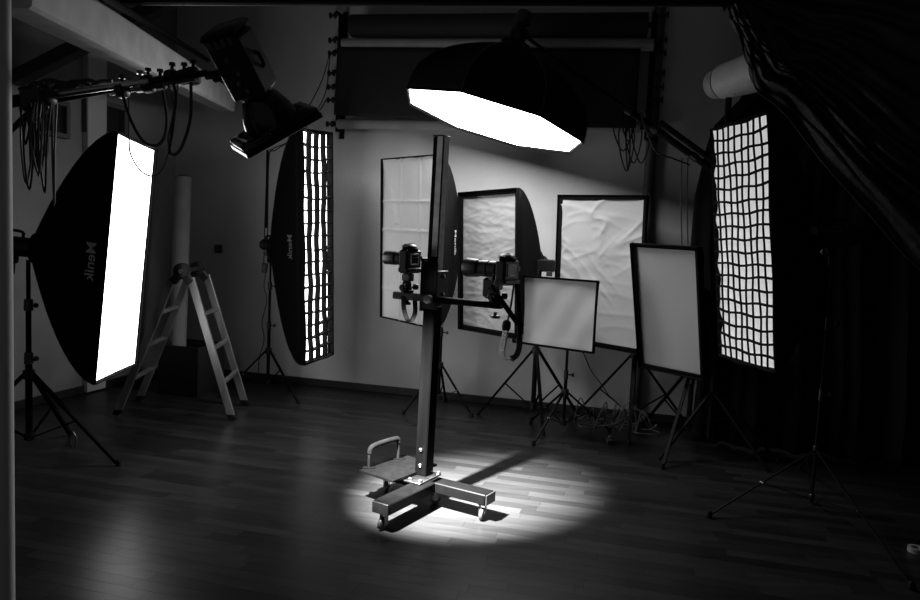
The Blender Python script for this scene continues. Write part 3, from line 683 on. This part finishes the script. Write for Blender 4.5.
for i, (tt, s2) in enumerate(((.08, 1), (.14, 1), (.175, 1), (.21, 1))):
    MB().lathe(ax2(tt) - q2 * .075 + q1 * (.02 * (i % 2)), -q2, [(0, .011), (.014, .009)], 10).build('dial', CHR if i else GREYM, ft)
MB().tube(catmull([ax2(.10) + q1 * .076, ax2(.11) + q1 * .09, ax2(.15) + q1 * .09, ax2(.16) + q1 * .076]), .008).build('handle', RUB, ft)
MB().box(ax2(.265), (.10, .10, .03), (q1, q2, FL_A), bev=.01).build('bayonet_collar', CHR, ft)
MB().lathe(ax2(.26), FL_A, [(0, .062), (.012, .075), (.03, .085), (.07, .105), (.11, .115), (.14, .118)], 32).build('reflector_dome', BLKG, ft)
# rectangular hood
mb = MB(); c1 = ax2(.375); c2 = FL_C; N = 32
def rr_pt(th, hx, hy):
    cx, sy = math.cos(th), math.sin(th); k = 1 / max(abs(cx) / hx, abs(sy) / hy); return cx * k, sy * k
vs = []
for s in (0, .5, .5, 1):
    for k in range(N):
        th = 2 * math.pi * k / N + math.pi / N
        a1_, b1_ = .118 * math.cos(th), .118 * math.sin(th); a2_, b2_ = rr_pt(th, .175, .105)
        ww = 0 if s == 0 else 1; ff = {0: 0, .5: .35, 1: 1}[s]
        vs.append(c1.lerp(c2, ff) + e1 * (a1_ * (1 - ww) + a2_ * ww) + e2 * (b1_ * (1 - ww) + b2_ * ww))
mb.add(vs, [(i * N + k, i * N + (k + 1) % N, (i + 1) * N + (k + 1) % N, (i + 1) * N + k) for i in (0, 2) for k in range(N)])
o = mb.build('reflector_hood', BLKG, ft); md = o.modifiers.new('thick', 'SOLIDIFY'); md.thickness = .003
mb = MB()
for s in (-1, 1):
    mb.box(FL_C + e1 * (.175 * s), (.008, .214, .022), (e1, e2, FL_A), bev=.002); mb.box(FL_C + e2 * (.105 * s), (.354, .008, .022), (e1, e2, FL_A), bev=.002)
mb.build('hood_rim', BLKG, ft)
for i in range(1, 10): MB().box(FL_C - FL_A * .01 + e1 * (-.175 + .035 * i), (.0015, .205, .02), (e1, e2, FL_A)).build('grid_strip', BLKM, ft)
for i in range(1, 6): MB().box(FL_C - FL_A * .01 + e2 * (-.105 + .035 * i), (.345, .0015, .02), (e1, e2, FL_A)).build('grid_strip', BLKM, ft)
mb = MB(); mb.bar(ax2(.15) - q1 * .06, LB2 + V((0, 0, -.01)), .03, .02); mb.lathe(ax2(.15) - q1 * .085, -q1, [(0, .03), (.03, .03), (.034, .02), (.06, .02)], 14)
mb.build('mount_bracket', BLKM, ft)

# ------------------------------------------------------------ stepladder
nl, nr, fr_ = G(117, 416), G(232, 421), G(245, 406); dep = (fr_ - nr); dep.z = 0; fl_ = nl + dep
t = thing('stepladder', 'folding aluminium stepladder standing open below the wall socket', 'ladder', (nl + fr_) / 2)
hn = P(182, 271, (nl.y + nr.y) / 2); hf = hn + dep * .93
dirx = (nr - nl).normalized()
def rail_pair(fn, ff, sgn):
    tn, tf = hn + dirx * (.068 * sgn) - UP * .05, hf + dirx * (.068 * sgn) - UP * .05
    for a, b in ((fn, tn), (ff, tf)):
        a = a + UP * .02
        rl = MB(); rl.bar(a, b, .056, .028, V((dirx.x, dirx.y, 0)).cross(dep.normalized()).cross(b - a) if False else dirx).build('rail', ALU, t)
        d_ = (b - a).normalized(); MB().box(a + d_ * .015, (.064, .036, .045), (dirx, dirx.cross(d_).normalized(), d_), bev=.006).build('rubber_foot', RUB, t)
    for k in range(3):
        f_ = .25 + .245 * k; a, b = (fn + UP * .02).lerp(tn, f_), (ff + UP * .02).lerp(tf, f_)
        MB().bar(a, b, .032, .026, dirx).build('rung', ALU, t)
rail_pair(nl, fl_, -1); rail_pair(nr, fr_, 1)
for h in (hn, hf):
    dn = dep.normalized(); mb = MB().lathe(h - dn * .03, dn, [(0, .045), (.006, .062), (.054, .062), (.06, .045)], 20)
    for s in (-1, 1): mb.bar(h, h + dirx * (.072 * s) - UP * .09, .06, .05, dirx)
    hg = mb.build('hinge', BLKP, t)
    MB().lathe(h - dn * .036, -dn, [(0, .018), (.008, .016)], 12).build('hinge_pin', GREYM, hg)
MB().bar(hn, hf, .04, .03, dirx).build('top_crossbar', BLKP, t)

# roll of paper in a dark bin behind the ladder
rb0 = V(P(176, 340, 6.75)); bc = V((P(192, 370, 6.55).x, P(192, 370, 6.55).y, 0))
t = thing('storage_bin', 'open black bin standing behind the stepladder', 'bin', bc)
x_, y_ = V((.966, -.26, 0)), V((.26, .966, 0)); hb = P(192, 343, 6.55).z
for s in (-1, 1):
    MB().box(bc + x_ * (.2 * s) + UP * hb / 2, (.012, .40, hb), (x_, y_, UP), bev=.003).build('side_panel', BLKP, t)
    MB().box(bc + y_ * (.2 * s) + UP * hb / 2, (.412, .012, hb), (x_, y_, UP), bev=.003).build('side_panel', BLKP, t)
MB().box(bc + UP * .008, (.4, .4, .012), (x_, y_, UP)).build('bottom', BLKP, t)
ptop = P(183, 177, 6.75); pb_ = V((P(170, 380, 6.6).x + .06, 6.6, .03)); dd = (pb_ - ptop).normalized()
t = thing('paper_roll', 'long pale paper roll standing upright in the black bin', 'paper roll', pb_)
MB().tube([pb_, ptop], .075, 24).build('roll', PAPER, t); MB().tube([ptop - dd * .001, ptop - dd * .012], .04, 16).build('core', BLKM, t)

# ------------------------------------------------------------ camera column
J = V((-.115, 3.965, 0)); dl = V((-.51, -.86, 0)).normalized(); dr = V((.86, -.51, 0)).normalized()
COL = J - dr * .07 + V((.012, .01, 0))
root = thing('camera_column', 'tall wheeled camera column standing in the bright floor pool', 'camera stand', COL)
BZ = .124; BH = .058; LEAN = V((.011, 0, 1))
BM = mat('black_painted_steel', .0018, .45, 0, noise=.3, nscale=15, spec=.06)
MB().bar(J - dl * .05 + UP * BZ, J + dl * .47 + UP * BZ, .11, BH, UP.cross(dl)).build('base_beam', BM, root)
MB().bar(J + dr * .02 + UP * BZ, J + dr * .375 + UP * BZ, .10, BH, UP.cross(dr)).build('base_beam', BM, root)
MB().bar(J - dr * .02 + UP * BZ, J - dr * .36 + UP * BZ, .10, BH, UP.cross(dr)).build('base_beam', BM, root)
for e, d_ in ((J + dl * .475, dl), (J + dr * .38, dr)):
    MB().box(e + UP * BZ, (.008, .10, BH * 1.0), (d_, UP.cross(d_), UP), bev=.002).build('end_cap', BLKP, root)
def caster(p, yaw):
    d_ = V((math.cos(yaw), math.sin(yaw), 0)); s_ = UP.cross(d_); c_ = p + d_ * .018
    wh = MB().lathe(c_ + UP * .034 - s_ * .012, s_, [(0, .024), (.002, .031), (.006, .034), (.018, .034), (.022, .031), (.024, .024)], 20).build('caster_wheel', mat('pale_caster_rubber', .03, .5), root)
    MB().lathe(c_ + UP * .034 - s_ * .015, s_, [(0, .010), (.030, .010)], 12).build('wheel_hub', CHR, wh)
    mb = MB()
    for s in (-1, 1): mb.box(c_ + s_ * (.0165 * s) + UP * .056 - d_ * .006, (.03, .003, .058), (d_, s_, UP), bev=.001)
    mb.box(p + UP * .086, (.055, .045, .006), (d_, s_, UP)); mb.lathe(p + UP * .084, UP, [(0, .016), (.008, .016)], 12)
    mb.build('caster_fork', DALU, root)
caster(J + dl * .425, math.radians(230)); caster(J + dr * .34, math.radians(250)); caster(J - dr * .31, math.radians(100)); caster(J - dl * .02, math.radians(30))
MB().box(COL + UP * (BZ + BH / 2 + .005) + dl * .045, (.16, .22, .01), (dr, UP.cross(dr), UP), bev=.002).build('base_plate', mat('worn_steel_plate', .10, .35, 1, noise=.4, nscale=30), root)
for a, b in ((-.065, .06), (.065, .06), (-.065, -.13), (.065, -.13), (0, -.135)):
    MB().lathe(COL + dr * a - UP.cross(dr) * (-b) * 1 + UP * (BZ + BH / 2 + .009), UP, [(0, .012), (.012, .012), (.016, .006)], 8).build('bolt', CHR, root)
Z0 = BZ + BH / 2 + .01; TOP = P(438, 137, COL.y).z
ys = UP.cross(dr)
zk0 = P(430, 258, COL.y).z + .01
def ca(z): return COL + LEAN * z
MB().bar(ca(Z0), ca(1.13), .075, .085, dr).build('lower_column', mat('scuffed_column_steel', .0009, .45, 0, noise=.5, nscale=10, spec=.02, stretch=(1, 1, .15)), root)
MB().bar(ca(1.0), ca(TOP), .066, .07, dr).build('upper_column', BM, root)
MB().bar(ca(zk0) - ys * .0355 + dr * .015, ca(TOP) - ys * .0355 + dr * .015, .034, .004, dr).build('lit_face_strip', mat('lit_column_face', .65, .6, 0, noise=.2), root)  # added pale strip: the lighter, lit side of the upper column put into colour
MB().bar(ca(1.16) + dr * .0345, ca(TOP) + dr * .0345, .004, .05, dr).build('lit_face_strip', mat('lit_column_face', .65, .6, 0, noise=.2), root)  # same lit tone painted along the right-hand face
MB().bar(ca(Z0 + .05) - dr * .0385, ca(1.1) - dr * .0385, .003, .006, dr).build('edge_highlight_strip', mat('edge_highlight', .4, .3, 1), root)  # added bright strip in place of the light catching the column's left edge
MB().box(ca(TOP + .004), (.07, .074, .008), (dr, ys, UP), bev=.002).build('top_cap', BLKP, root)
for s in (.06, .15):
    MB().lathe(ca(Z0 + s) - ys * .042, -ys, [(0, .011), (.008, .011), (.012, .005)], 8).build('bolt', CHR, root)
    MB().lathe(ca(Z0 + s) - dr * .038, -dr, [(0, .009), (.008, .009), (.01, .004)], 8).build('bolt', CHR, root)
zc1, zc2 = P(430, 311, COL.y).z, P(430, 258, COL.y).z; zm = (zc1 + zc2) / 2
CM = mat('black_carriage', .02, .4, .2, noise=.3)
mb = MB()
mb.box(ca(zm) - dr * .047, (.016, .115, zc2 - zc1), (dr, ys, UP), bev=.003)
mb.box(ca(zm) + dr * .05, (.016, .115, (zc2 - zc1) * .55), (dr, ys, UP), bev=.003)
mb.box(ca(zm) - ys * .05, (.11, .012, (zc2 - zc1) * .9), (dr, ys, UP), bev=.003)
mb.build('carriage', CM, root)
for s in (-1, 1):
    MB().lathe(ca(zm + s * .05) + dr * .058, dr, [(0, .012), (.01, .012), (.014, .006)], 8).build('bolt', CHR, root)
# cross arm
arm_c = ca(0) + V((.013, 0, 0)) - ys * .075; az = P(441, 298.5, arm_c.y).z
MB().box(arm_c + dr * (-.085) + UP * az, (.25, .05, .040), (dr, ys, UP), bev=.004).build('cross_arm', mat('grey_arm_metal', .06, .35, .5, noise=.4), root)
MB().box(arm_c + dr * (.255) + UP * (az - .004), (.43, .044, .034), (dr, ys, UP), bev=.004).build('cross_arm', BM, root)
ak = MB().lathe(arm_c + dr * .05 - ys * .024 + UP * az, -ys, [(0, .012), (.02, .012), (.022, .026), (.042, .024)], 14).build('arm_lock_knob', GREYM, root)
# tray with handle over the rear beam
TRZ = BZ + BH / 2 + .022
p1, p2, p3 = G(359, 471, TRZ), G(393, 482, TRZ), G(437, 465, TRZ); p4 = p1 + (p3 - p2)
n_ = MB(); pl = [p1, p2, p3, p4]; cen = (p1 + p3) / 2
n_.add([p + UP * .006 for p in pl] + [p - UP * .006 for p in pl], [(3, 2, 1, 0), (4, 5, 6, 7)] + [(i, (i + 1) % 4, 4 + (i + 1) % 4, 4 + i) for i in range(4)])
n_.build('tray', mat('dark_tray', .0015, .6, noise=.4, nscale=25, spec=.06), root, smooth=False)
for p in (p1.lerp(p3, .35), p2.lerp(p4, .35)): MB().tube([V((p.x, p.y, BZ + .03)), V((p.x, p.y, TRZ))], .012).build('tray_support', BLKM, root)
h1, h2 = G(369, 469, TRZ), G(398, 460, TRZ)
hz = .135
pth = catmull([h1 + UP * .005, h1 + UP * (hz * .6), h1.lerp(h2, .12) + UP * (hz * .95), h1.lerp(h2, .88) + UP * (hz * 1.0), h2 + UP * (hz * .7), h2 + UP * .005], 6)
hd = MB().tube(pth, .009, 10).build('tray_handle', BLKM, root)
MB().tube(catmull([h1 + UP * (hz * .66), h1.lerp(h2, .12) + UP * (hz * .95), h1.lerp(h2, .88) + UP * (hz * 1.0), h2 + UP * (hz * .82)], 6), .015, 12).build('foam_grip', FOAM, hd)
for p in (h1, h2): MB().box(p + UP * .009, (.07, .03, .006), bev=.001).build('handle_foot', BM, root)

# ------------------------------------------------------------ cameras on heads
def camera_rig(label, base, lens, lens_len, lens_r, tilt, long=False, hlabel='', bz=None):
    """base: point on the cross arm; lens: horizontal lens direction"""
    lens = V(lens).normalized(); left = UP.cross(lens)      # x: right seen from behind
    x = -left
    hd_ = thing('tripod_head', hlabel, 'tripod head', base)
    MB().lathe(base, UP, [(0, .034), (.006, .036), (.014, .036), (.018, .026), (.03, .024)], 20).build('head_base', BLKM, hd_)
    MB().ball(base + UP * .045, .024, 14).build('ball', GREYM, hd_)
    MB().box(base + UP * .045 + lens * .01, (.045, .035, .045), (x, lens, UP), bev=.01).build('ball_housing', BLKM, hd_)
    for s in (-1, 1):
        mb = MB().tube([base + UP * .028 + x * (.02 * s), base + UP * .03 + x * (.055 * s) - lens * .01], .007, 8); mb.lathe(base + UP * .03 + x * (.05 * s) - lens * .01, x * s, [(0, .014), (.005, .018), (.02, .018), (.025, .012)], 12)
        mb.build('lock_knob', BLKP, hd_)
    MB().box(base + UP * .085, (.05, .055, .045), (x, lens, UP), bev=.006).build('quick_release', GREYM, hd_)
    cz = base + UP * (.098 if long else .115) - (lens * .062 if long else lens * .01)
    cm = thing('digital_camera', label, 'camera', cz)
    B = lambda a, l, z: cz + x * a + lens * l + UP * z
    MB().box(B(0, 0, .065), (.145, .062, .125), (x, lens, UP), bev=.012).build('body', BLKP, cm)
    MB().box(B(0, -.002, .012), (.148, .070, .036), (x, lens, UP), bev=.01).build('battery_grip', BLKP, cm)
    MB().box(B(.058, .036, .06), (.036, .03, .10), (x, lens, UP), bev=.012).build('hand_grip', RUB, cm)
    MB().box(B(-.005, .004, .138), (.066, .075, .036), (x, lens, UP), bev=.012).build('prism_hump', BLKP, cm)
    MB().box(B(-.005, -.006, .158), (.02, .02, .004), (x, lens, UP)).build('hot_shoe', CHR, cm)
    MB().box(B(-.005, -.040, .126), (.034, .018, .024), (x, lens, UP), bev=.006).build('eyecup', RUB, cm)
    lc = MB()
    for s in (-1, 1):
        lc.box(B(-.004 + s * .036, -.034, .072), (.009, .005, .064), (x, lens, UP), bev=.001); lc.box(B(-.004, -.034, .072 + s * .028), (.08, .005, .009), (x, lens, UP), bev=.001)
    lc.build('screen_rim', LCDF, cm)
    MB().box(B(-.004, -.033, .072), (.064, .004, .05), (x, lens, UP)).build('screen', LCD, cm)
    MB().lathe(B(.055, -.031, .08), -lens, [(0, .014), (.005, .013)], 14).build('control_dial', GREYM, cm)
    MB().lathe(B(-.054, 0, .127), UP, [(0, .018), (.014, .017)], 16).build('mode_dial', BLKP, cm)
    for k in range(4): MB().lathe(B(-.057, -.031, .05 + k * .017), -lens, [(0, .005), (.003, .004)], 8).build('button', GREYM, cm)
    MB().lathe(B(.05, .02, .127), UP, [(0, .010), (.008, .008)], 12).build('shutter_button', CHR, cm)
    o = B(-.008, .03, .072)
    if long:
        pr_ = [(0, lens_r * .8), (.02, lens_r * .85), (.022, lens_r), (.05, lens_r), (.052, lens_r * .93), (.075, lens_r * .93), (.077, lens_r * 1.03), (.12, lens_r * 1.03), (.122, lens_r * .96), (.14, lens_r), (.142, lens_r * 1.1), (lens_len - .004, lens_r * 1.22), (lens_len, lens_r * 1.18), (lens_len - .03, lens_r * .9)]
    else:
        pr_ = [(0, lens_r * .85), (.012, lens_r * .9), (.014, lens_r), (.04, lens_r), (.042, lens_r * .94), (.055, lens_r * .94), (.057, lens_r * 1.04), (lens_len - .003, lens_r * 1.06), (lens_len, lens_r), (lens_len - .012, lens_r * .85)]
    lb = MB().lathe(o, lens, pr_, 28).build('lens', BLKP, cm)
    MB().lathe(o + lens * .03, lens, [(0, lens_r * 1.02), (.004, lens_r * 1.02)], 28).build('lens_ring', GREYM, lb)
    MB().lathe(o + lens * (lens_len - .016), lens, [(0, lens_r * .8), (.003, lens_r * .5)], 20).build('front_glass', LCD, lb)
    return cm, cz, B, x
bl = arm_c - dr * .125 + UP * (az + .02)
cm1, cz1, B1, x1 = camera_rig('black digital camera with short lens at left end of cross arm', bl, (-.86, .51, 0), .13, .036, 0, hlabel='ball head under the short-lens camera on cross arm')
brr = arm_c + dr * .435 + UP * (az + .013)
cm2, cz2, B2, x2 = camera_rig('black digital camera with long hooded lens and dangling neck strap', brr, (-.80, .60, 0), .222, .042, 0, long=True, hlabel='tripod head under the long-lens camera on cross arm')
# lens collar foot of the long lens & extra bracket
cf = MB().lathe(B2(-.008, .075, .072), V((-.80, .60, 0)), [(0, .042), (.025, .042)], 20); cf.bar(B2(-.008, .085, .035), B2(-.008, .085, -.01), .03, .03)
cf.build('tripod_collar', BLKP, cm2)
MB().bar(B2(-.01, .085, -.012), brr + UP * .05, .045, .04).build('tilt_arm', BLKM, bpy.data.objects['tripod_head.001'])
MB().box(brr + UP * .07 + V((-.80, .60, 0)) * .035, (.05, .09, .11), (V((.6, .8, 0)), V((-.8, .6, 0)), UP), bev=.014).build('tilt_block', BLKP, bpy.data.objects['tripod_head.001'])
mb = MB().lathe(brr - UP * .052, -UP, [(0, .01), (.015, .01), (.018, .026), (.032, .026), (.034, .01)], 14); mb.build('mount_screw', GREYM, bpy.data.objects['tripod_head.001'])
mb = MB().lathe(bl - UP * .04, -UP, [(0, .01), (.012, .01), (.015, .022), (.028, .022)], 14); mb.build('mount_screw', BLKM, bpy.data.objects['tripod_head'])
# straps (held by the cameras)
d0 = cz2.y - .10
S_ = lambda px, py, k=0: P(px, py, d0 + k)
st = thing('camera_strap', 'black neck strap with white lettered panel hanging from long-lens camera', 'strap', S_(512, 290))
wv = V((.8, -.6, 0))
MB().ribbon(catmull([S_(514, 284), S_(511, 305), S_(507.5, 322)]), wv, .011).build('strap_webbing', BLKP, st)
MB().lathe(S_(507.4, 320), (S_(505, 334) - S_(507.4, 320)), [(0, .010), (.01, .021), (.035, .023), (.055, .018)], 12).build('strap_buckle', RUB, st)
pnl = catmull([S_(505.5, 333), S_(503.2, 343), S_(501.6, 352), S_(503, 356.5), S_(507, 359)], 6)
MB().ribbon(pnl, V((.6, -.8, 0)), .044, .003).build('strap_panel', mat('strap_grey', .5, .7, noise=.2), st)
MB().ribbon(catmull([S_(507, 359), S_(512, 358.5, .02), S_(516.5, 355, .03), S_(519, 348, .04), S_(519.5, 338, .04)], 6), V((.9, .5, 0)), .034, .003).build('strap_panel', mat('strap_dark', .09, .7, noise=.2), st)
MB().ribbon(catmull([S_(519.5, 340, .04), S_(519.5, 320, .04), S_(518.6, 306, .03), S_(516.8, 284, .02)], 6), V((.9, .5, 0)), .026, .004).build('strap_webbing', RUB, st)
q = S_(504.2, 340.5, -.012); dn = (S_(502.6, 350) - S_(505.2, 334)).normalized()
fx = V((.6, -.8, 0)); fy = V((-.8, -.6, 0)); q = q + fy * .006
MB().box(q, (.030, .001, .105), (fx, fy, dn), bev=0).build('label_patch', mat('white_label', .75, .6), st)
text('lettering', 'Nikon', q + fy * .002, dn, fx, .036, BLKP, st)
st2_ = thing('grip_strap', 'short dark strap slung diagonally from the long-lens camera head', 'strap', S_(497, 297))
MB().ribbon(catmull([S_(498, 296, -.02), S_(506, 307, -.03), S_(516, 321, -.03), S_(523, 327, -.03)]), V((.6, .1, .6)), .026, .006).build('strap_webbing', RUB, st2_)
st3 = thing('camera_strap', 'dark looped neck strap hanging beneath the short-lens camera', 'strap', P(406, 300, bl.y - .05))
k_ = bl.y - .05
MB().ribbon(catmull([P(403.5, 296, k_), P(404, 309, k_), P(407, 319, k_), P(411, 321, k_ + .02), P(415, 313, k_ + .05), P(415, 300, k_ + .06)]), V((.9, -.4, 0)), .028, .004).build('strap_webbing', RUB, st3)

# ------------------------------------------------------------ cables & small things on the floor
def cable(label, pts, r=.006, m_=CORD, name='floor_cable'):
    tag(MB().tube(catmull(pts, 7), r, 6).build(name, m_), label, 'cable')
cable('wavy thin cord hanging beside the narrow strip softbox stand', [P(267, 246, 6.55), P(268, 262, 6.6), P(264, 285, 6.6), P(267, 300, 6.6), P(262, 322, 6.6), P(264, 340, 6.6), P(259, 360, 6.6), G(258, 386, .01)], .005)
t = thing('cable_heap', 'messy heap of black and pale cables under the wrinkled softbox stand', 'cable', (1.22, 5.75, 0))
rr = random.Random(9)
for k in range(14):
    c_ = V((1.33 + rr.uniform(-.28, .28), 5.80 + rr.uniform(-.12, .10), 0)); R_ = rr.uniform(.05, .13); ph = rr.random() * 6
    up_ = rr.random() < .5
    pts = [c_ + V((math.cos(ph + i * 1.1) * R_, math.sin(ph + i * 1.1) * R_ * .7, .012 + (abs(math.sin(i * .9)) * rr.uniform(.05, .28) if up_ else .012 * (k % 4)))) for i in range(7)]
    MB().tube(catmull(pts, 6), .005, 6).build('cable', GCORD if k % 3 else mat('pale_cord', .12, .5), t)
ps = V((1.2, 5.42, 0)); t = thing('power_adapter', 'small adapter with bright metal plug on floor before the cable heap', 'adapter', ps)
MB().box(ps + UP * .02, (.07, .10, .04), bev=.008).build('body', BLKP, t); MB().box(ps + UP * .05, (.03, .03, .02), bev=.003).build('plug', CHR, t)
cable('thin cable sagging from the landscape softbox to the cable heap', [P(583, 352, 5.75), P(592, 372, 5.8), P(604, 388, 5.8), G(614, 404, .02)], .005)
cable('black cable running over the floor from the cable heap to the curtain', [G(640, 408, .01), G(665, 414, .01), G(688, 420, .01), G(700, 436, .01)], .006)
# clamps dangling at the left stand
cp = P(73, 432, 4.6)
t = thing('spring_clamp', 'small dull metal clamp hanging from the left light stand brace', 'clamp', cp)
for s in (-1, 1): MB().tube(catmull([cp, cp + V((.02 * s, 0, -.04)), cp + V((.012 * s, 0, -.10))]), .006, 8).build('jaw', GREYM, t)
tp = G(916, 552)
t = thing('tape_roll', 'small grey tape roll on the floor at the far right edge', 'tape', tp)
mb = MB(); N = 24; ring = []
for h_, r_ in ((0, .03), (0, .05), (.035, .05), (.035, .03)): ring += [tp + V((math.cos(2 * math.pi * k / N) * r_ * .8, math.sin(2 * math.pi * k / N) * r_ * .8, h_ * .7 + .001)) for k in range(N)]
mb.add(ring, [(i * N + k, i * N + (k + 1) % N, ((i + 1) % 4) * N + (k + 1) % N, ((i + 1) % 4) * N + k) for i in range(4) for k in range(N)])
mb.build('roll', mat('grey_tape', .35, .6), t)
# strobe stack peeping between the two softboxes
sb = P(545, 268, 5.95); t = thing('battery_pack', 'black power pack with pale socket caps between two unlit softboxes', 'power pack', sb)
MB().box(sb + UP * .02, (.16, .12, .10), bev=.01).build('case', BLKP, t); MB().box(sb + V((-.06, -.065, -.03)), (.012, .01, .04)).build('switch', CHR, t); MB().box(sb + V((.03, -.065, -.045)), (.05, .01, .04), bev=.003).build('socket_cap', GREYM, t)
